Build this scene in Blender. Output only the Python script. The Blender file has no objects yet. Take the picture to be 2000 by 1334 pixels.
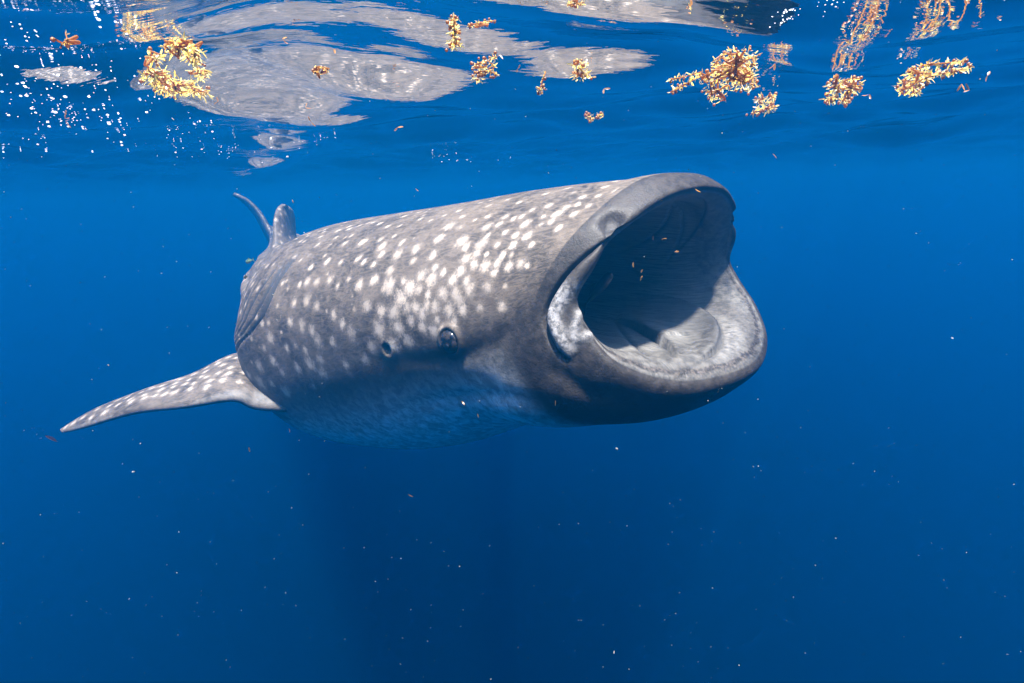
import bpy, bmesh, math, random
import numpy as np
from mathutils import Matrix, Vector
rng = np.random.default_rng(7); random.seed(7)
scene = bpy.context.scene
COL = scene.collection

# ------------------------------------------------------------------ camera
F = 1000.0                                    # focal length in pixels of the 2000 px wide photograph
PITCH, ROLL, CAMZ = math.radians(-16.5), math.radians(2.0), -0.30
_f = np.array([0, math.cos(PITCH), math.sin(PITCH)]); _r0 = np.array([1.0, 0, 0]); _u0 = np.cross(_r0, _f)
CR = math.cos(ROLL)*_r0 - math.sin(ROLL)*_u0; CU = math.sin(ROLL)*_r0 + math.cos(ROLL)*_u0; CF = _f
CP = np.array([0, 0, CAMZ])
cam_d = bpy.data.cameras.new('camera'); cam = bpy.data.objects.new('camera', cam_d); COL.objects.link(cam)
cam_d.sensor_width = 36; cam_d.lens = 18; cam_d.clip_start = 0.02; cam_d.clip_end = 2000
cam.matrix_world = Matrix(((CR[0], CU[0], -CF[0], CP[0]), (CR[1], CU[1], -CF[1], CP[1]), (CR[2], CU[2], -CF[2], CP[2]), (0, 0, 0, 1)))
scene.camera = cam
def project(P):
    Q = P - CP; d = Q @ CF
    return np.stack([1000 + F*(Q @ CR)/d, 667 - F*(Q @ CU)/d, d], -1)
def ray(px, py):
    v = CF + (px-1000)/F*CR + (667-py)/F*CU
    return v
def at_dist(px, py, d):                       # point on a pixel's ray at depth d along the view axis
    return CP + ray(px, py)*d
def at_z(px, py, z):                          # where the ray meets a horizontal plane
    v = ray(px, py); return CP + v*((z-CAMZ)/v[2])

# ------------------------------------------------------------------ world, sun, exposure
SUN_EL, SUN_AZ = math.radians(74), math.radians(174)     # azimuth measured from +Y towards +X
world = bpy.data.worlds.new('World'); scene.world = world; world.use_nodes = True
wn = world.node_tree; sky = wn.nodes.new('ShaderNodeTexSky'); sky.sky_type = 'NISHITA'; sky.sun_disc = False
sky.sun_elevation = SUN_EL; sky.sun_rotation = SUN_AZ
bg = wn.nodes['Background']; bg.inputs[1].default_value = 0.15
wn.links.new(sky.outputs[0], bg.inputs[0])
sun_d = bpy.data.lights.new('sun', 'SUN'); sun_d.energy = 5.0; sun_d.angle = math.radians(4.0); sun_d.color = (1.0, 0.95, 0.88)
sun = bpy.data.objects.new('sun', sun_d); COL.objects.link(sun)
SD = Vector((math.sin(SUN_AZ)*math.cos(SUN_EL), math.cos(SUN_AZ)*math.cos(SUN_EL), math.sin(SUN_EL)))
sun.rotation_euler = SD.to_track_quat('Z', 'Y').to_euler()
scene.view_settings.view_transform = 'Standard'; scene.view_settings.look = 'None'
scene.view_settings.gamma = 1.0; scene.view_settings.use_curve_mapping = False
scene.view_settings.exposure = 2.4
scene.render.engine = 'CYCLES'
cy = scene.cycles
cy.use_denoising = True; cy.max_bounces = 8; cy.volume_bounces = 1; cy.transparent_max_bounces = 24
cy.glossy_bounces = 3; cy.diffuse_bounces = 4; cy.transmission_bounces = 3
cy.sample_clamp_indirect = 6.0

# ------------------------------------------------------------------ helpers
def mesh_obj(name, V, faces, mats=(), parent=None, smooth=True, origin=None):
    me = bpy.data.meshes.new(name)
    V = np.asarray(V, float)
    if origin is not None: V = V - np.asarray(origin)
    me.from_pydata([tuple(v) for v in V] if len(V) < 5000 else V.tolist(), [], faces if isinstance(faces, list) else faces.tolist())
    if smooth: me.polygons.foreach_set('use_smooth', np.ones(len(me.polygons), bool))
    for m in mats: me.materials.append(m)
    me.update()
    o = bpy.data.objects.new(name, me); COL.objects.link(o)
    if origin is not None and parent is None: o.location = origin
    if parent is not None: o.parent = parent
    return o
def attr(o, name, data):
    a = o.data.attributes.new(name, 'FLOAT', 'POINT'); a.data.foreach_set('value', np.asarray(data, np.float32))
def vattr(o, name, data):
    a = o.data.attributes.new(name, 'FLOAT_VECTOR', 'POINT'); a.data.foreach_set('vector', np.asarray(data, np.float32).ravel())
def tag(o, label=None, cat=None, group=None, kind=None):
    if label: o['label'] = label
    if cat: o['category'] = cat
    if group: o['group'] = group
    if kind: o['kind'] = kind
    return o
def empty(name, loc, label, cat, group=None):
    o = bpy.data.objects.new(name, None); COL.objects.link(o); o.location = loc; o.empty_display_size = .1
    return tag(o, label, cat, group)
class NT:
    def __init__(s, name):
        s.m = bpy.data.materials.new(name); s.m.use_nodes = True; s.t = s.m.node_tree; s.t.nodes.clear()
        s.out = s.t.nodes.new('ShaderNodeOutputMaterial')
    def n(s, typ, **kw):
        x = s.t.nodes.new('ShaderNode'+typ)
        for k, v in kw.items(): setattr(x, k, v)
        return x
    def set(s, sock, v):
        if hasattr(v, 'is_output') or isinstance(v, bpy.types.NodeSocket): s.t.links.new(v, sock)
        else: sock.default_value = v
    def attr(s, name, out='Fac'): return s.n('Attribute', attribute_name=name).outputs[out]
    def math(s, op, a, b=0.0, c=0.0, clamp=False):
        x = s.n('Math', operation=op, use_clamp=clamp); s.set(x.inputs[0], a); s.set(x.inputs[1], b); s.set(x.inputs[2], c); return x.outputs[0]
    def ramp(s, v, lo, hi, a=0.0, b=1.0):
        x = s.n('MapRange', interpolation_type='SMOOTHSTEP'); s.set(x.inputs[0], v)
        for i, q in enumerate((lo, hi, a, b)): s.set(x.inputs[i+1], q)
        return x.outputs[0]
    def mix(s, f, a, b):
        x = s.n('Mix', data_type='RGBA'); s.set(x.inputs[0], f)
        s.set(x.inputs[6], a if not isinstance(a, tuple) else (*a, 1)); s.set(x.inputs[7], b if not isinstance(b, tuple) else (*b, 1)); return x.outputs[2]
    def noise(s, scale, detail=3, rough=.55, vec=None, dist=0.0):
        x = s.n('TexNoise'); x.inputs['Scale'].default_value = scale; x.inputs['Detail'].default_value = detail
        x.inputs['Roughness'].default_value = rough; x.inputs['Distortion'].default_value = dist
        if vec is not None: s.t.links.new(vec, x.inputs['Vector'])
        return x.outputs[0]
    def vscale(s, vec, k):
        x = s.n('VectorMath', operation='MULTIPLY'); s.t.links.new(vec, x.inputs[0]); x.inputs[1].default_value = k; return x.outputs[0]
    def obj(s): return s.n('TexCoord').outputs['Object']
    def bump(s, h, strength=.3, dist=.01):
        x = s.n('Bump'); x.inputs['Strength'].default_value = strength; x.inputs['Distance'].default_value = dist; s.set(x.inputs['Height'], h); return x.outputs[0]
    def principled(s, col, rough=.6, normal=None, **kw):
        b = s.n('BsdfPrincipled'); s.set(b.inputs['Base Color'], (*col, 1) if isinstance(col, tuple) else col); s.set(b.inputs['Roughness'], rough)
        if normal is not None: s.t.links.new(normal, b.inputs['Normal'])
        for k, v in kw.items(): s.set(b.inputs[k.replace('_', ' ')], v)
        return b.outputs[0]
    def done(s, sh):
        s.t.links.new(sh, s.out.inputs['Surface']); return s.m

# ------------------------------------------------------------------ water: surface sheet and the water body itself
def wave_set():
    r = np.random.default_rng(3); W = []
    main = math.radians(80)
    for lam, slope, n, spread in ((3.6, .035, 3, .5), (1.9, .060, 4, .6), (1.0, .085, 6, .8), (.55, .080, 7, .9), (.30, .042, 9, 1.1), (.16, .016, 9, 1.3)):
        for _ in range(n):
            l = lam*r.uniform(.75, 1.3); k = 2*math.pi/l; a = slope*math.sqrt(2/n)/k*r.uniform(.6, 1.3)
            d = main + r.normal(0, spread); W.append((a, k*math.cos(d), k*math.sin(d), r.uniform(0, 6.283)))
    return np.array(W)
WAVES = wave_set()
def wave_z(x, y, kmax=1e9):
    z = np.zeros(np.shape(x))
    for a, kx, ky, p in WAVES:
        if math.hypot(kx, ky) < kmax: z = z + a*np.sin(kx*x + ky*y + p)
    return z
def graded(lo, hi, c0, c1, step, growth):
    a = list(np.arange(c0, c1+1e-6, step)); s = step; x = c1
    while x < hi: s *= growth; x += s; a.append(min(x, hi))
    s = step; x = c0
    while x > lo: s *= growth; x -= s; a.insert(0, max(x, lo))
    return np.array(a)
def water_material():
    t = NT('water_surface'); geo = t.n('NewGeometry').outputs['Position']
    v = t.vscale(geo, (.75, 1.7, 1.0))
    h = t.math('ADD', t.noise(8, 2, .5, v), t.math('MULTIPLY', t.noise(24, 2, .5, v), .28)); h = t.math('ADD', h, t.math('MULTIPLY', t.noise(3.2, 2, .5, v), 1.5))
    nrm = t.bump(h, .12, .018)
    fr = t.n('Fresnel'); fr.inputs['IOR'].default_value = 1.333; t.t.links.new(nrm, fr.inputs['Normal'])
    tr = t.n('BsdfTransparent'); gl = t.n('BsdfGlossy'); gl.inputs['Roughness'].default_value = .0
    gl.inputs['Color'].default_value = (.84, .86, .88, 1); t.t.links.new(nrm, gl.inputs['Normal'])
    mx = t.n('MixShader'); t.t.links.new(fr.outputs[0], mx.inputs[0]); t.t.links.new(tr.outputs[0], mx.inputs[1]); t.t.links.new(gl.outputs[0], mx.inputs[2])
    return t.done(mx.outputs[0])
def build_water():
    xs = graded(-110, 110, -4.5, 4.5, .028, 1.035); ys = graded(-110, 110, .3, 7.0, .028, 1.035)
    X, Y = np.meshgrid(xs, ys); Z = wave_z(X, Y)
    fade = 1/(1+(np.hypot(X, Y)/45)**4); Z *= fade
    V = np.stack([X, Y, Z], -1).reshape(-1, 3); nx = len(xs)
    i = np.arange(len(ys)-1)[:, None]*nx; j = np.arange(nx-1)[None]
    Q = np.stack([i+j, i+j+1, i+j+1+nx, i+j+nx], -1).reshape(-1, 4)
    o = mesh_obj('water_surface', V, Q, [water_material()]); tag(o, kind='structure')
    # the sea water: one closed box of even blue scattering water
    m = bpy.data.materials.new('sea_water'); m.use_nodes = True; t = m.node_tree; t.nodes.clear()
    out = t.nodes.new('ShaderNodeOutputMaterial'); pv = t.nodes.new('ShaderNodeVolumePrincipled')
    pv.inputs['Density'].default_value = .14
    pv.inputs['Color'].default_value = (.002, .305, .76, 1)
    pv.inputs['Absorption Color'].default_value = (0, 0, 0, 1)
    pv.inputs['Anisotropy'].default_value = .74
    t.links.new(pv.outputs[0], out.inputs['Volume'])
    bm = bmesh.new(); bmesh.ops.create_cube(bm, size=1.0)
    for v in bm.verts: v.co = Vector((v.co.x*210, v.co.y*210, -60 if v.co.z < 0 else .45))
    me = bpy.data.meshes.new('haze'); bm.to_mesh(me); bm.free(); me.materials.append(m)
    o = bpy.data.objects.new('haze', me); COL.objects.link(o); tag(o, kind='stuff')
build_water()

# ------------------------------------------------------------------ whale shark
PHI0 = math.radians(44); M0 = np.array([0.553, 1.65])
def _spine():
    ds = .01; S = np.arange(-1.0, 9.0, ds)
    ph = PHI0 + np.radians(np.interp(S, [-1, 1.9, 2.5, 3.4, 4.5, 6, 9], [0, 0, -7, -16, -19, -13, -5]))
    X = np.cumsum(-np.sin(ph))*ds; Y = np.cumsum(np.cos(ph))*ds; i0 = np.argmin(abs(S))
    return S, X+M0[0]-X[i0], Y+M0[1]-Y[i0], ph
SPINE = _spine()
def to_world(s, lat, z):                      # shark coordinates: s along the spine from the mouth, lat > 0 = its left side
    S, X, Y, PH = SPINE
    ph = np.interp(s, S, PH)
    return np.stack([np.interp(s, S, X) + lat*np.cos(ph), np.interp(s, S, Y) + lat*np.sin(ph), z + 0*s], -1)
TH9 = np.radians(np.linspace(0, 180, 9))
def ell(s, w, zt, zc, zb, e=1.0):
    sn, cs = np.sin(TH9), np.cos(TH9)
    z = np.where(cs >= 0, zc+(zt-zc)*np.abs(cs)**e, zc-(zc-zb)*np.abs(cs)**e)
    return np.stack([0*sn+s, w*np.abs(sn)**e, z], -1)
def rim(p): return np.array([(q[2], q[0], q[1]) for q in p], float)
KEYS = [  # half rings, top to bottom, from the throat out over the lip and back to the tail; (ring, rows to the next ring)
    (ell(1.50, .06, -.56, -.62, -.68), 26),
    (ell(1.00, .23, -.46, -.62, -.74), 50),
    (ell(.55, .345, -.395, -.60, -.80), 80),
    (rim([(0,-.345,.16),(.19,-.365,.17),(.31,-.425,.19),(.375,-.495,.19),(.395,-.60,.20),(.39,-.68,.17),(.355,-.755,.12),(.22,-.80,.06),(0,-.815,.03)]), 40),
    (rim([(0,-.338,-.02),(.185,-.358,-.01),(.33,-.422,.02),(.41,-.495,.045),(.45,-.58,.065),(.458,-.66,.03),(.425,-.74,-.05),(.27,-.80,-.15),(0,-.815,-.21)]), 14),
    (rim([(0,-.31,-.06),(.19,-.33,-.05),(.35,-.40,-.015),(.435,-.48,.025),(.475,-.58,.05),(.485,-.665,.005),(.455,-.76,-.085),(.29,-.835,-.19),(0,-.85,-.255)]), 16),
    (rim([(0,-.278,-.02),(.20,-.298,-.005),(.385,-.39,.03),(.475,-.49,.08),(.515,-.60,.11),(.525,-.71,.06),(.485,-.84,-.03),(.31,-.92,-.14),(0,-.935,-.20)]), 30),
    (rim([(0,-.28,.15),(.25,-.305,.16),(.44,-.42,.20),(.525,-.53,.23),(.56,-.67,.26),(.565,-.82,.24),(.51,-.955,.17),(.32,-1.03,.09),(0,-1.045,.05)]), 50),
    (ell(.55, .59, -.30, -.74, -1.25, .95), 64),
    (ell(1.0, .65, -.345, -.81, -1.50, .95), 70),
    (ell(1.5, .72, -.39, -.92, -1.69, .95), 74),
    (ell(2.02, .80, -.44, -1.04, -1.77, .95), 60),
    (ell(2.35, .70, -.49, -1.04, -1.70, 1.0), 50),
    (ell(2.9, .56, -.575, -1.02, -1.52), 50),
    (ell(3.8, .45, -.66, -1.02, -1.40), 40),
    (ell(5.0, .28, -.70, -.95, -1.20), 30),
    (ell(6.2, .12, -.68, -.83, -.96), 16),
    (ell(6.9, .05, -.66, -.76, -.86), 0)]
NA = 400
def closed(half, N):
    near = half.copy(); near[:, 1] *= -1
    p = np.concatenate([near, half[1:-1][::-1]]); n = len(p)
    t = np.arange(N)*n/N; i = np.floor(t).astype(int); u = (t-i)[:, None]
    a, b, c, d = p[(i-1) % n], p[i % n], p[(i+1) % n], p[(i+2) % n]
    return .5*(2*b + (c-a)*u + (2*a-5*b+4*c-d)*u*u + (3*b-a-3*c+d)*u**3)
def loft():
    ks = np.stack([closed(k, NA) for k, _ in KEYS]); K = len(ks); rows, par = [], []
    for j in range(K-1):
        sub = KEYS[j][1]; p0, p1, p2, p3 = ks[max(j-1, 0)], ks[j], ks[j+1], ks[min(j+2, K-1)]
        nrm = lambda v: np.maximum(np.linalg.norm(v, axis=1), 1e-6)[:, None]
        d0, d1, d2 = nrm(p1-p0), nrm(p2-p1), nrm(p3-p2)
        m1 = ((p2-p1)/d1*d0+(p1-p0)/d0*d1)/(d0+d1)*d1 if j > 0 else p2-p1
        m2 = ((p3-p2)/d2*d1+(p2-p1)/d1*d2)/(d1+d2)*d1 if j < K-2 else p2-p1
        for q in range(sub+(1 if j == K-2 else 0)):
            u = q/sub
            rows.append((2*u**3-3*u*u+1)*p1+(u**3-2*u*u+u)*m1+(3*u*u-2*u**3)*p2+(u**3-u*u)*m2); par.append(j+u)
    return np.stack(rows), np.array(par)
def grid_normals(W):
    du = np.gradient(W, axis=0); dv = (np.roll(W, -1, 1)-np.roll(W, 1, 1))
    n = np.cross(du, dv); n /= np.linalg.norm(n, axis=-1, keepdims=True)+1e-12
    return n
def seg_dist(P, line):                        # signed distance from 2-D points to a polyline, and position along it
    P = np.asarray(P); best = np.full(len(P), 1e9); sg = np.zeros(len(P)); al = np.zeros(len(P))
    line = np.asarray(line, float); n = len(line)-1
    for i in range(n):
        a, b = line[i], line[i+1]; ab = b-a
        t = np.clip(((P-a)@ab)/(ab@ab), 0, 1); q = a+t[:, None]*ab; v = P-q; d = np.hypot(v[:, 0], v[:, 1])
        m = d < best; best[m] = d[m]; al[m] = (i+t[m])/n
        cr = ab[0]*v[:, 1]-ab[1]*v[:, 0]; sg[m] = np.sign(cr[m])
    return best*np.where(sg == 0, 1, sg), al
def smooth_line(pts, n=8):
    p = np.asarray(pts, float); out = []
    for i in range(len(p)-1):
        a, b, c, d = p[max(i-1, 0)], p[i], p[i+1], p[min(i+2, len(p)-1)]
        for q in range(n):
            u = q/n; out.append(.5*(2*b+(c-a)*u+(2*a-5*b+4*c-d)*u*u+(3*b-a-3*c+d)*u**3))
    out.append(p[-1]); return np.array(out)
def sstep(x, a, b):
    t = np.clip((x-a)/(b-a), 0, 1); return t*t*(3-2*t)

L, PAR = loft(); NR = len(PAR)
THETA = np.broadcast_to(np.arange(NA)*2*math.pi/NA, (NR, NA))       # 0 top, pi/2 right flank, pi belly
TSYM = np.where(THETA > math.pi, 2*math.pi-THETA, THETA)            # mirrored: same on both flanks
NEAR = THETA <= math.pi
S_, LAT, Z_ = L[..., 0].copy(), L[..., 1].copy(), L[..., 2].copy()
PARG = np.broadcast_to(PAR[:, None], (NR, NA))
INNER = sstep(-PARG, -4.75, -4.45); GUM = sstep(PARG, 3.1, 3.5)*(1-sstep(PARG, 4.5, 4.7))
# gill slits and body ridges, in shark coordinates (offset along the local section radius)
off = np.zeros((NR, NA)); slit = np.zeros((NR, NA))
td = np.degrees(TSYM)
gs = np.interp(td, [30, 44, 55, 63, 70, 77, 83, 87, 95, 105], [1.72, 1.68, 1.655, 1.67, 1.685, 1.72, 1.81, 1.93, 2.08, 2.12])
for q in range(5):
    s0 = gs+.07*q+.012*np.sin(td/7+q*1.7)+(.10*np.maximum(0, (52-td)/20)**2 if q else 0)
    win = sstep(td, 40+3*q, 52+3*q)*(1-sstep(td, 92+2*q, 106+2*q))
    x = S_-s0; dep = (.045, .03, .028, .024, .02)[q]; dw = (.05, .03, .026, .024, .02)[q]
    off -= win*np.where(x < 0, dep*.45*np.exp(-(x/.006)**2), dep*.45*np.exp(-x/.02))
    slit = np.maximum(slit, win*np.where(x < 0, np.exp(-(x/.004)**2), np.exp(-(x/dw)**4)))
off -= .020*sstep(S_-gs, .15, .4)*(1-sstep(S_, 2.3, 2.9))*sstep(td, 30, 50)*(1-sstep(td, 84, 98))
behind = sstep(S_, 2.35, 2.8)*(1-sstep(S_, 5.5, 6.5))
for c, a, wd in ((28, .016, 5), (47, .02, 5), (66, .02, 5), (85, .014, 5)):
    off += behind*a*np.exp(-((td-c-6*np.sin(S_*.9))/wd)**2)
fold = sstep(S_, 2.2, 2.5)*(1-sstep(S_, 3.4, 4.2))
off += fold*.005*np.sin(td*.55+3*np.sin(S_*2.2+1))*sstep(td, 25, 45)*(1-sstep(td, 120, 140))
radial = np.stack([LAT, (Z_-np.where(True, (Z_.max(1)+Z_.min(1))[:, None]/2, 0))], -1)
radial /= np.linalg.norm(radial, axis=-1, keepdims=True)+1e-9
LAT += radial[..., 0]*off; Z_ += radial[..., 1]*off
# throat pleats and slackness below
W = to_world(S_, LAT, Z_)
N = grid_normals(W); 
ctr = W.mean(1, keepdims=True)
if ((N*(W-ctr)).sum(-1)[PARG > 9]).mean() < 0: N = -N
UVS = np.stack([S_, TSYM*.7, PARG*.1], -1)

PX = project(W.reshape(-1, 3)).reshape(NR, NA, 3)
viewv = W-CP; FACING = (N*viewv).sum(-1) < 0
OUT = PARG >= 4.6
def pick(px, py, mask):                       # mesh vertex seen at a pixel of the photograph
    d = np.hypot(PX[..., 0]-px, PX[..., 1]-py)+np.where(mask & FACING, 0, 1e6); return np.unravel_index(np.argmin(d), d.shape)
disp = np.zeros((NR, NA)); dark = np.zeros((NR, NA)); pale = np.zeros((NR, NA)); tooth = np.zeros((NR, NA)); plain = np.zeros((NR, NA))
def mirror(a):                                # the same feature on the other flank
    return a[:, (-np.arange(NA)) % NA]
def sym(a): return a+mirror(a)
OUTN = OUT & NEAR & FACING & (PARG < 13)
pxy = PX[..., :2].reshape(-1, 2)
def line_field(pts, mask):
    mk = np.broadcast_to(mask, (NR, NA)).ravel(); sd = np.full(NR*NA, 1e5); al = np.zeros(NR*NA)
    sd[mk], al[mk] = seg_dist(pxy[mk], smooth_line(pts)); return sd.reshape(NR, NA), al.reshape(NR, NA)
# labial fold at the corner of the mouth
sd, al = line_field([(1192,470),(1150,496),(1112,532),(1082,575),(1067,612),(1070,645),(1088,683),(1112,706)], OUTN)
tap = np.sin(np.clip(al, 0, 1)*math.pi)**.45
d1 = np.zeros((NR, NA)); inside = sd < 0      # to the left of the travelling direction in a y-down picture
d1 += tap*np.where(inside, .020*np.exp(-(np.abs(sd)-16)**2/18**2), -.016*np.exp(-(sd/5)**2))
d1 -= tap*.018*np.exp(-(sd/3.5)**2)
disp += sym(np.where(np.abs(sd) < 1e4, d1, 0))
p1 = np.where(np.abs(sd) < 1e4, tap*np.where(inside, np.exp(-((np.abs(sd)-17)/16)**4), 0)*sstep(PX[..., 1], 530, 580)*(1-sstep(PX[..., 1], 690, 710))*(PX[..., 0] < 1150), 0); pale += sym(p1)
dark += sym(np.where(np.abs(sd) < 1e4, tap*np.exp(-(sd/3.5)**2), 0))
sd, al = line_field([(1138,600),(1128,625),(1120,650),(1128,662),(1150,655)], OUTN)
p1 = np.where(np.abs(sd) < 1e4, np.exp(-(sd/9)**2), 0); pale += p1*.8; disp += p1*.006
# nostril with its slit down to the lip
i0 = pick(1196, 434, OUT & NEAR)
def blob(ij, r, e=2.0):
    d = np.linalg.norm(W-W[ij], axis=-1); return np.exp(-(d/r)**e)*(OUT & NEAR)
disp += sym(-.020*blob(i0, .032, 3)); dark += sym(.55*blob(i0, .026, 3))
disp += sym(.004*blob(pick(1228, 420, OUT & NEAR), .05))
sd, al = line_field([(1183,440),(1186,460),(1194,478)], OUTN)
g = np.where(np.abs(sd) < 1e4, np.exp(-(sd/4)**2), 0); disp += sym(-.006*g); dark += sym(.8*g)
# spiracle and eye
i1 = pick(757, 684, OUT & NEAR); disp += sym(-.045*blob(i1, .017, 4)); dark += sym(1.0*blob(i1, .015, 4)); disp += sym(.006*blob(i1, .045))
i2 = pick(880, 667, OUT & NEAR)
de = np.linalg.norm(W-W[i2], axis=-1)
disp += sym(np.where(OUT & NEAR, .009*np.exp(-((de-.046)/.014)**2)-.03*np.exp(-(de/.036)**6), 0)); dark += sym(np.where(OUT & NEAR, .7*np.exp(-((de-.036)/.008)**2), 0))
sd, al = line_field([(700,712),(800,703),(880,702),(930,688),(985,655),(1050,620)], OUTN)
g = np.where(np.abs(sd) < 1e4, np.sin(np.clip(al, .02, .98)*math.pi)*np.exp(-(sd/16)**2), 0); disp += sym(-.005*g)
# throat hollows below the jaw corner
sd, al = line_field([(1060,715),(1100,735),(1140,765),(1200,785)], OUTN); g = np.where(np.abs(sd) < 1e4, np.exp(-(sd/18)**2)*np.sin(np.clip(al, .02, .98)*math.pi), 0); disp += sym(-.010*g)
sd, al = line_field([(800,790),(900,775),(1000,778),(1090,800)], OUTN); g = np.where(np.abs(sd) < 1e4, np.exp(-(sd/15)**2)*np.sin(np.clip(al, .02, .98)*math.pi), 0); disp += sym(-.008*g)
# inside of the mouth: folds, tooth bands, tongue edge
INM = (~OUT) & FACING & (PARG > 1.2)
def fold_line(pts, amp, decay, side=1, groove=.008, gw=3.5, dk=.7):
    global disp, dark
    sd, al = line_field(pts, INM); ok = np.abs(sd) < 1e4
    tp = np.sin(np.clip(al, .01, .99)*math.pi)**.5; x = sd*side
    h = np.where(x > 0, amp*np.exp(-x/decay), 0)-groove*np.exp(-(sd/gw)**2)
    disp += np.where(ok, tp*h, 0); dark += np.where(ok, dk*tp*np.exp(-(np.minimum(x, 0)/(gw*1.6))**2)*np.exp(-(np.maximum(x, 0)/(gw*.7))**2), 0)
fold_line([(1312,398),(1304,424),(1284,450),(1256,472),(1215,490)], .022, 26, 1, .010, 4, .9)
fold_line([(1316,398),(1331,414),(1333,442),(1326,470),(1316,490),(1298,514)], .018, 22, 1, .006, 3, .8)
fold_line([(1330,390),(1352,382),(1372,386),(1379,400),(1374,424),(1350,462),(1320,494)], .010, 14, -1, .004, 3.5, .8)
fold_line([(1250,585),(1300,588),(1345,604),(1378,622),(1400,642),(1407,664),(1398,686),(1366,708)], .050, 48, 1, .012, 4, 1.0)
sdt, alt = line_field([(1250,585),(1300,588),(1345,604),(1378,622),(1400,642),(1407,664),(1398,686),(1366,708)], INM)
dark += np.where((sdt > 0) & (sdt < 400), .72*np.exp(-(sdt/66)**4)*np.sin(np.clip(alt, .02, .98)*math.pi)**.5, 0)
fold_line([(1205,628),(1240,640),(1280,664),(1306,680),(1320,700)], .036, 26, -1, .014, 6, 1.0)
fold_line([(1200,630),(1226,668),(1262,698)], .018, 18, 1, .012, 5, .9)
fold_line([(1190,480),(1260,545),(1330,560),(1415,560)], .012, 40, 1, .0, 4, .0)
sd, al = line_field([(1300,733),(1400,728),(1455,716),(1470,690),(1466,650),(1448,622),(1415,606),(1380,598)], INM)
tooth += np.where(np.abs(sd) < 1e4, np.exp(-(np.abs(sd)/15)**4)*sstep(al, .0, .06), 0)
pl = np.where(INM, 0, 1e5)+np.hypot((PX[..., 0]-1425)/34, (PX[..., 1]-664)/42); pale += .3*np.exp(-pl**2)
tooth = np.maximum(tooth*.5, np.exp(-((PARG-4.22-.05*np.sin(TSYM*40))/.20)**4)*sstep(np.degrees(TSYM), 98, 112)*(~OUT))
tooth = np.maximum(tooth, .75*np.exp(-((PARG-3.55)/.10)**2)*(1-sstep(np.degrees(TSYM), 50, 62)))
# dark throat
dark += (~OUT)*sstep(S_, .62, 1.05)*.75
W2 = W+N*disp[..., None]
N2 = grid_normals(W2); N2 *= np.sign((N2*N).sum(-1, keepdims=True))

# spots: read off the photograph for the flank in view, repeated on the other flank, scattered over the rest
sp_a = [(810,300),(800,420),(575,400),(690,255),(610,235),(860,185),(980,225),(1040,330),(880,520),(635,560),(740,600),(385,625),(60,680),(150,705),(225,750),(520,765),(730,735),(860,720),(960,680),(1040,630),(455,705),(380,830),(270,825),(40,870),(175,895),(285,955),(680,870),(830,845),(945,830),(625,970),(785,1020),(935,1000),(640,1080),(515,1085),(310,1070),(485,1005),(120,1030),(240,1160),(35,1205),(905,375),(930,570),(1000,570),(1085,550),(1145,565),(835,610),(690,370),(415,415),(360,370),(260,380),(190,385),(220,270),(340,230),(440,235),(575,205),(740,70),(900,85),(600,85),(470,100),(740,120),(740,170),(1000,135),(1130,190),(1170,55),(880,50),(255,565),(190,520),(95,535),(130,400),(265,110),(1110,360),(1200,310),(1270,375),(1145,265),(945,430),(1015,425),(1090,480),(1200,470),(1320,520),(1250,600),(1280,675),(1160,670),(1200,730),(1130,745),(1040,720),(1070,920),(1060,980)]
sp_b = [(915,300),(1045,295),(1100,320),(1140,200),(1230,250),(735,300),(575,450),(730,475),(915,440),(990,500),(765,520),(545,575),(760,600),(910,575),(1030,580),(1090,580),(1235,500),(1195,430),(1120,430),(1040,420),(905,380),(640,370),(820,640),(900,650),(730,680),(640,730),(690,760),(770,750),(960,700),(1060,660),(1150,640),(1190,650),(920,795),(1040,800),(785,815),(690,850),(860,950),(745,965),(1020,930),(655,970),(675,1045),(700,900),(1300,350),(1250,280),(1350,230),(1420,280),(1480,240),(1530,280),(1560,210),(1640,225),(1600,165),(1700,150),(1760,90),(1850,110),(1430,380),(1370,340),(1320,300),(1180,360),(1160,300),(870,500),(840,560),(1000,360),(980,640),(1100,510)]
sp_c = [(340,795),(430,810),(495,850),(275,865),(120,850),(210,885),(320,920),(390,905),(450,880),(510,925),(640,935),(475,980),(730,930),(270,975),(160,930),(265,750),(215,960)]
SP = [(550+a/3.811, 450+b/3.811) for a, b in sp_a]+[(700+a/3.636, 340+b/3.636) for a, b in sp_b]+[(420+a/2.426, 350+b/2.426) for a, b in sp_c]
keep = []
for p in SP:
    if all(math.hypot(p[0]-q[0], p[1]-q[1]) > 11 for q in keep): keep.append(p)
cent, rad = [], []
for p in keep:
    ij = pick(p[0], p[1], OUT & NEAR)
    e = math.hypot(PX[ij][0]-p[0], PX[ij][1]-p[1])
    if e > 8: continue
    dz = PX[ij][2]; r = .0160*rng.uniform(.65, 1.25)*(1.35 if p[0] < 800 and p[1] > 560 else 1.0)*(.68 if p[0] > 950 else 1.0)
    cent.append((S_[ij], THETA[ij], LAT[ij], Z_[ij])); rad.append(r)
nspot = len(cent)
C3 = [to_world(np.array(c[0]), np.array(c[2]), np.array(c[3])) for c in cent]
C3 += [to_world(np.array(c[0]), np.array(-c[2]), np.array(c[3])) for c in cent]; rad += rad[:nspot]
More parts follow.
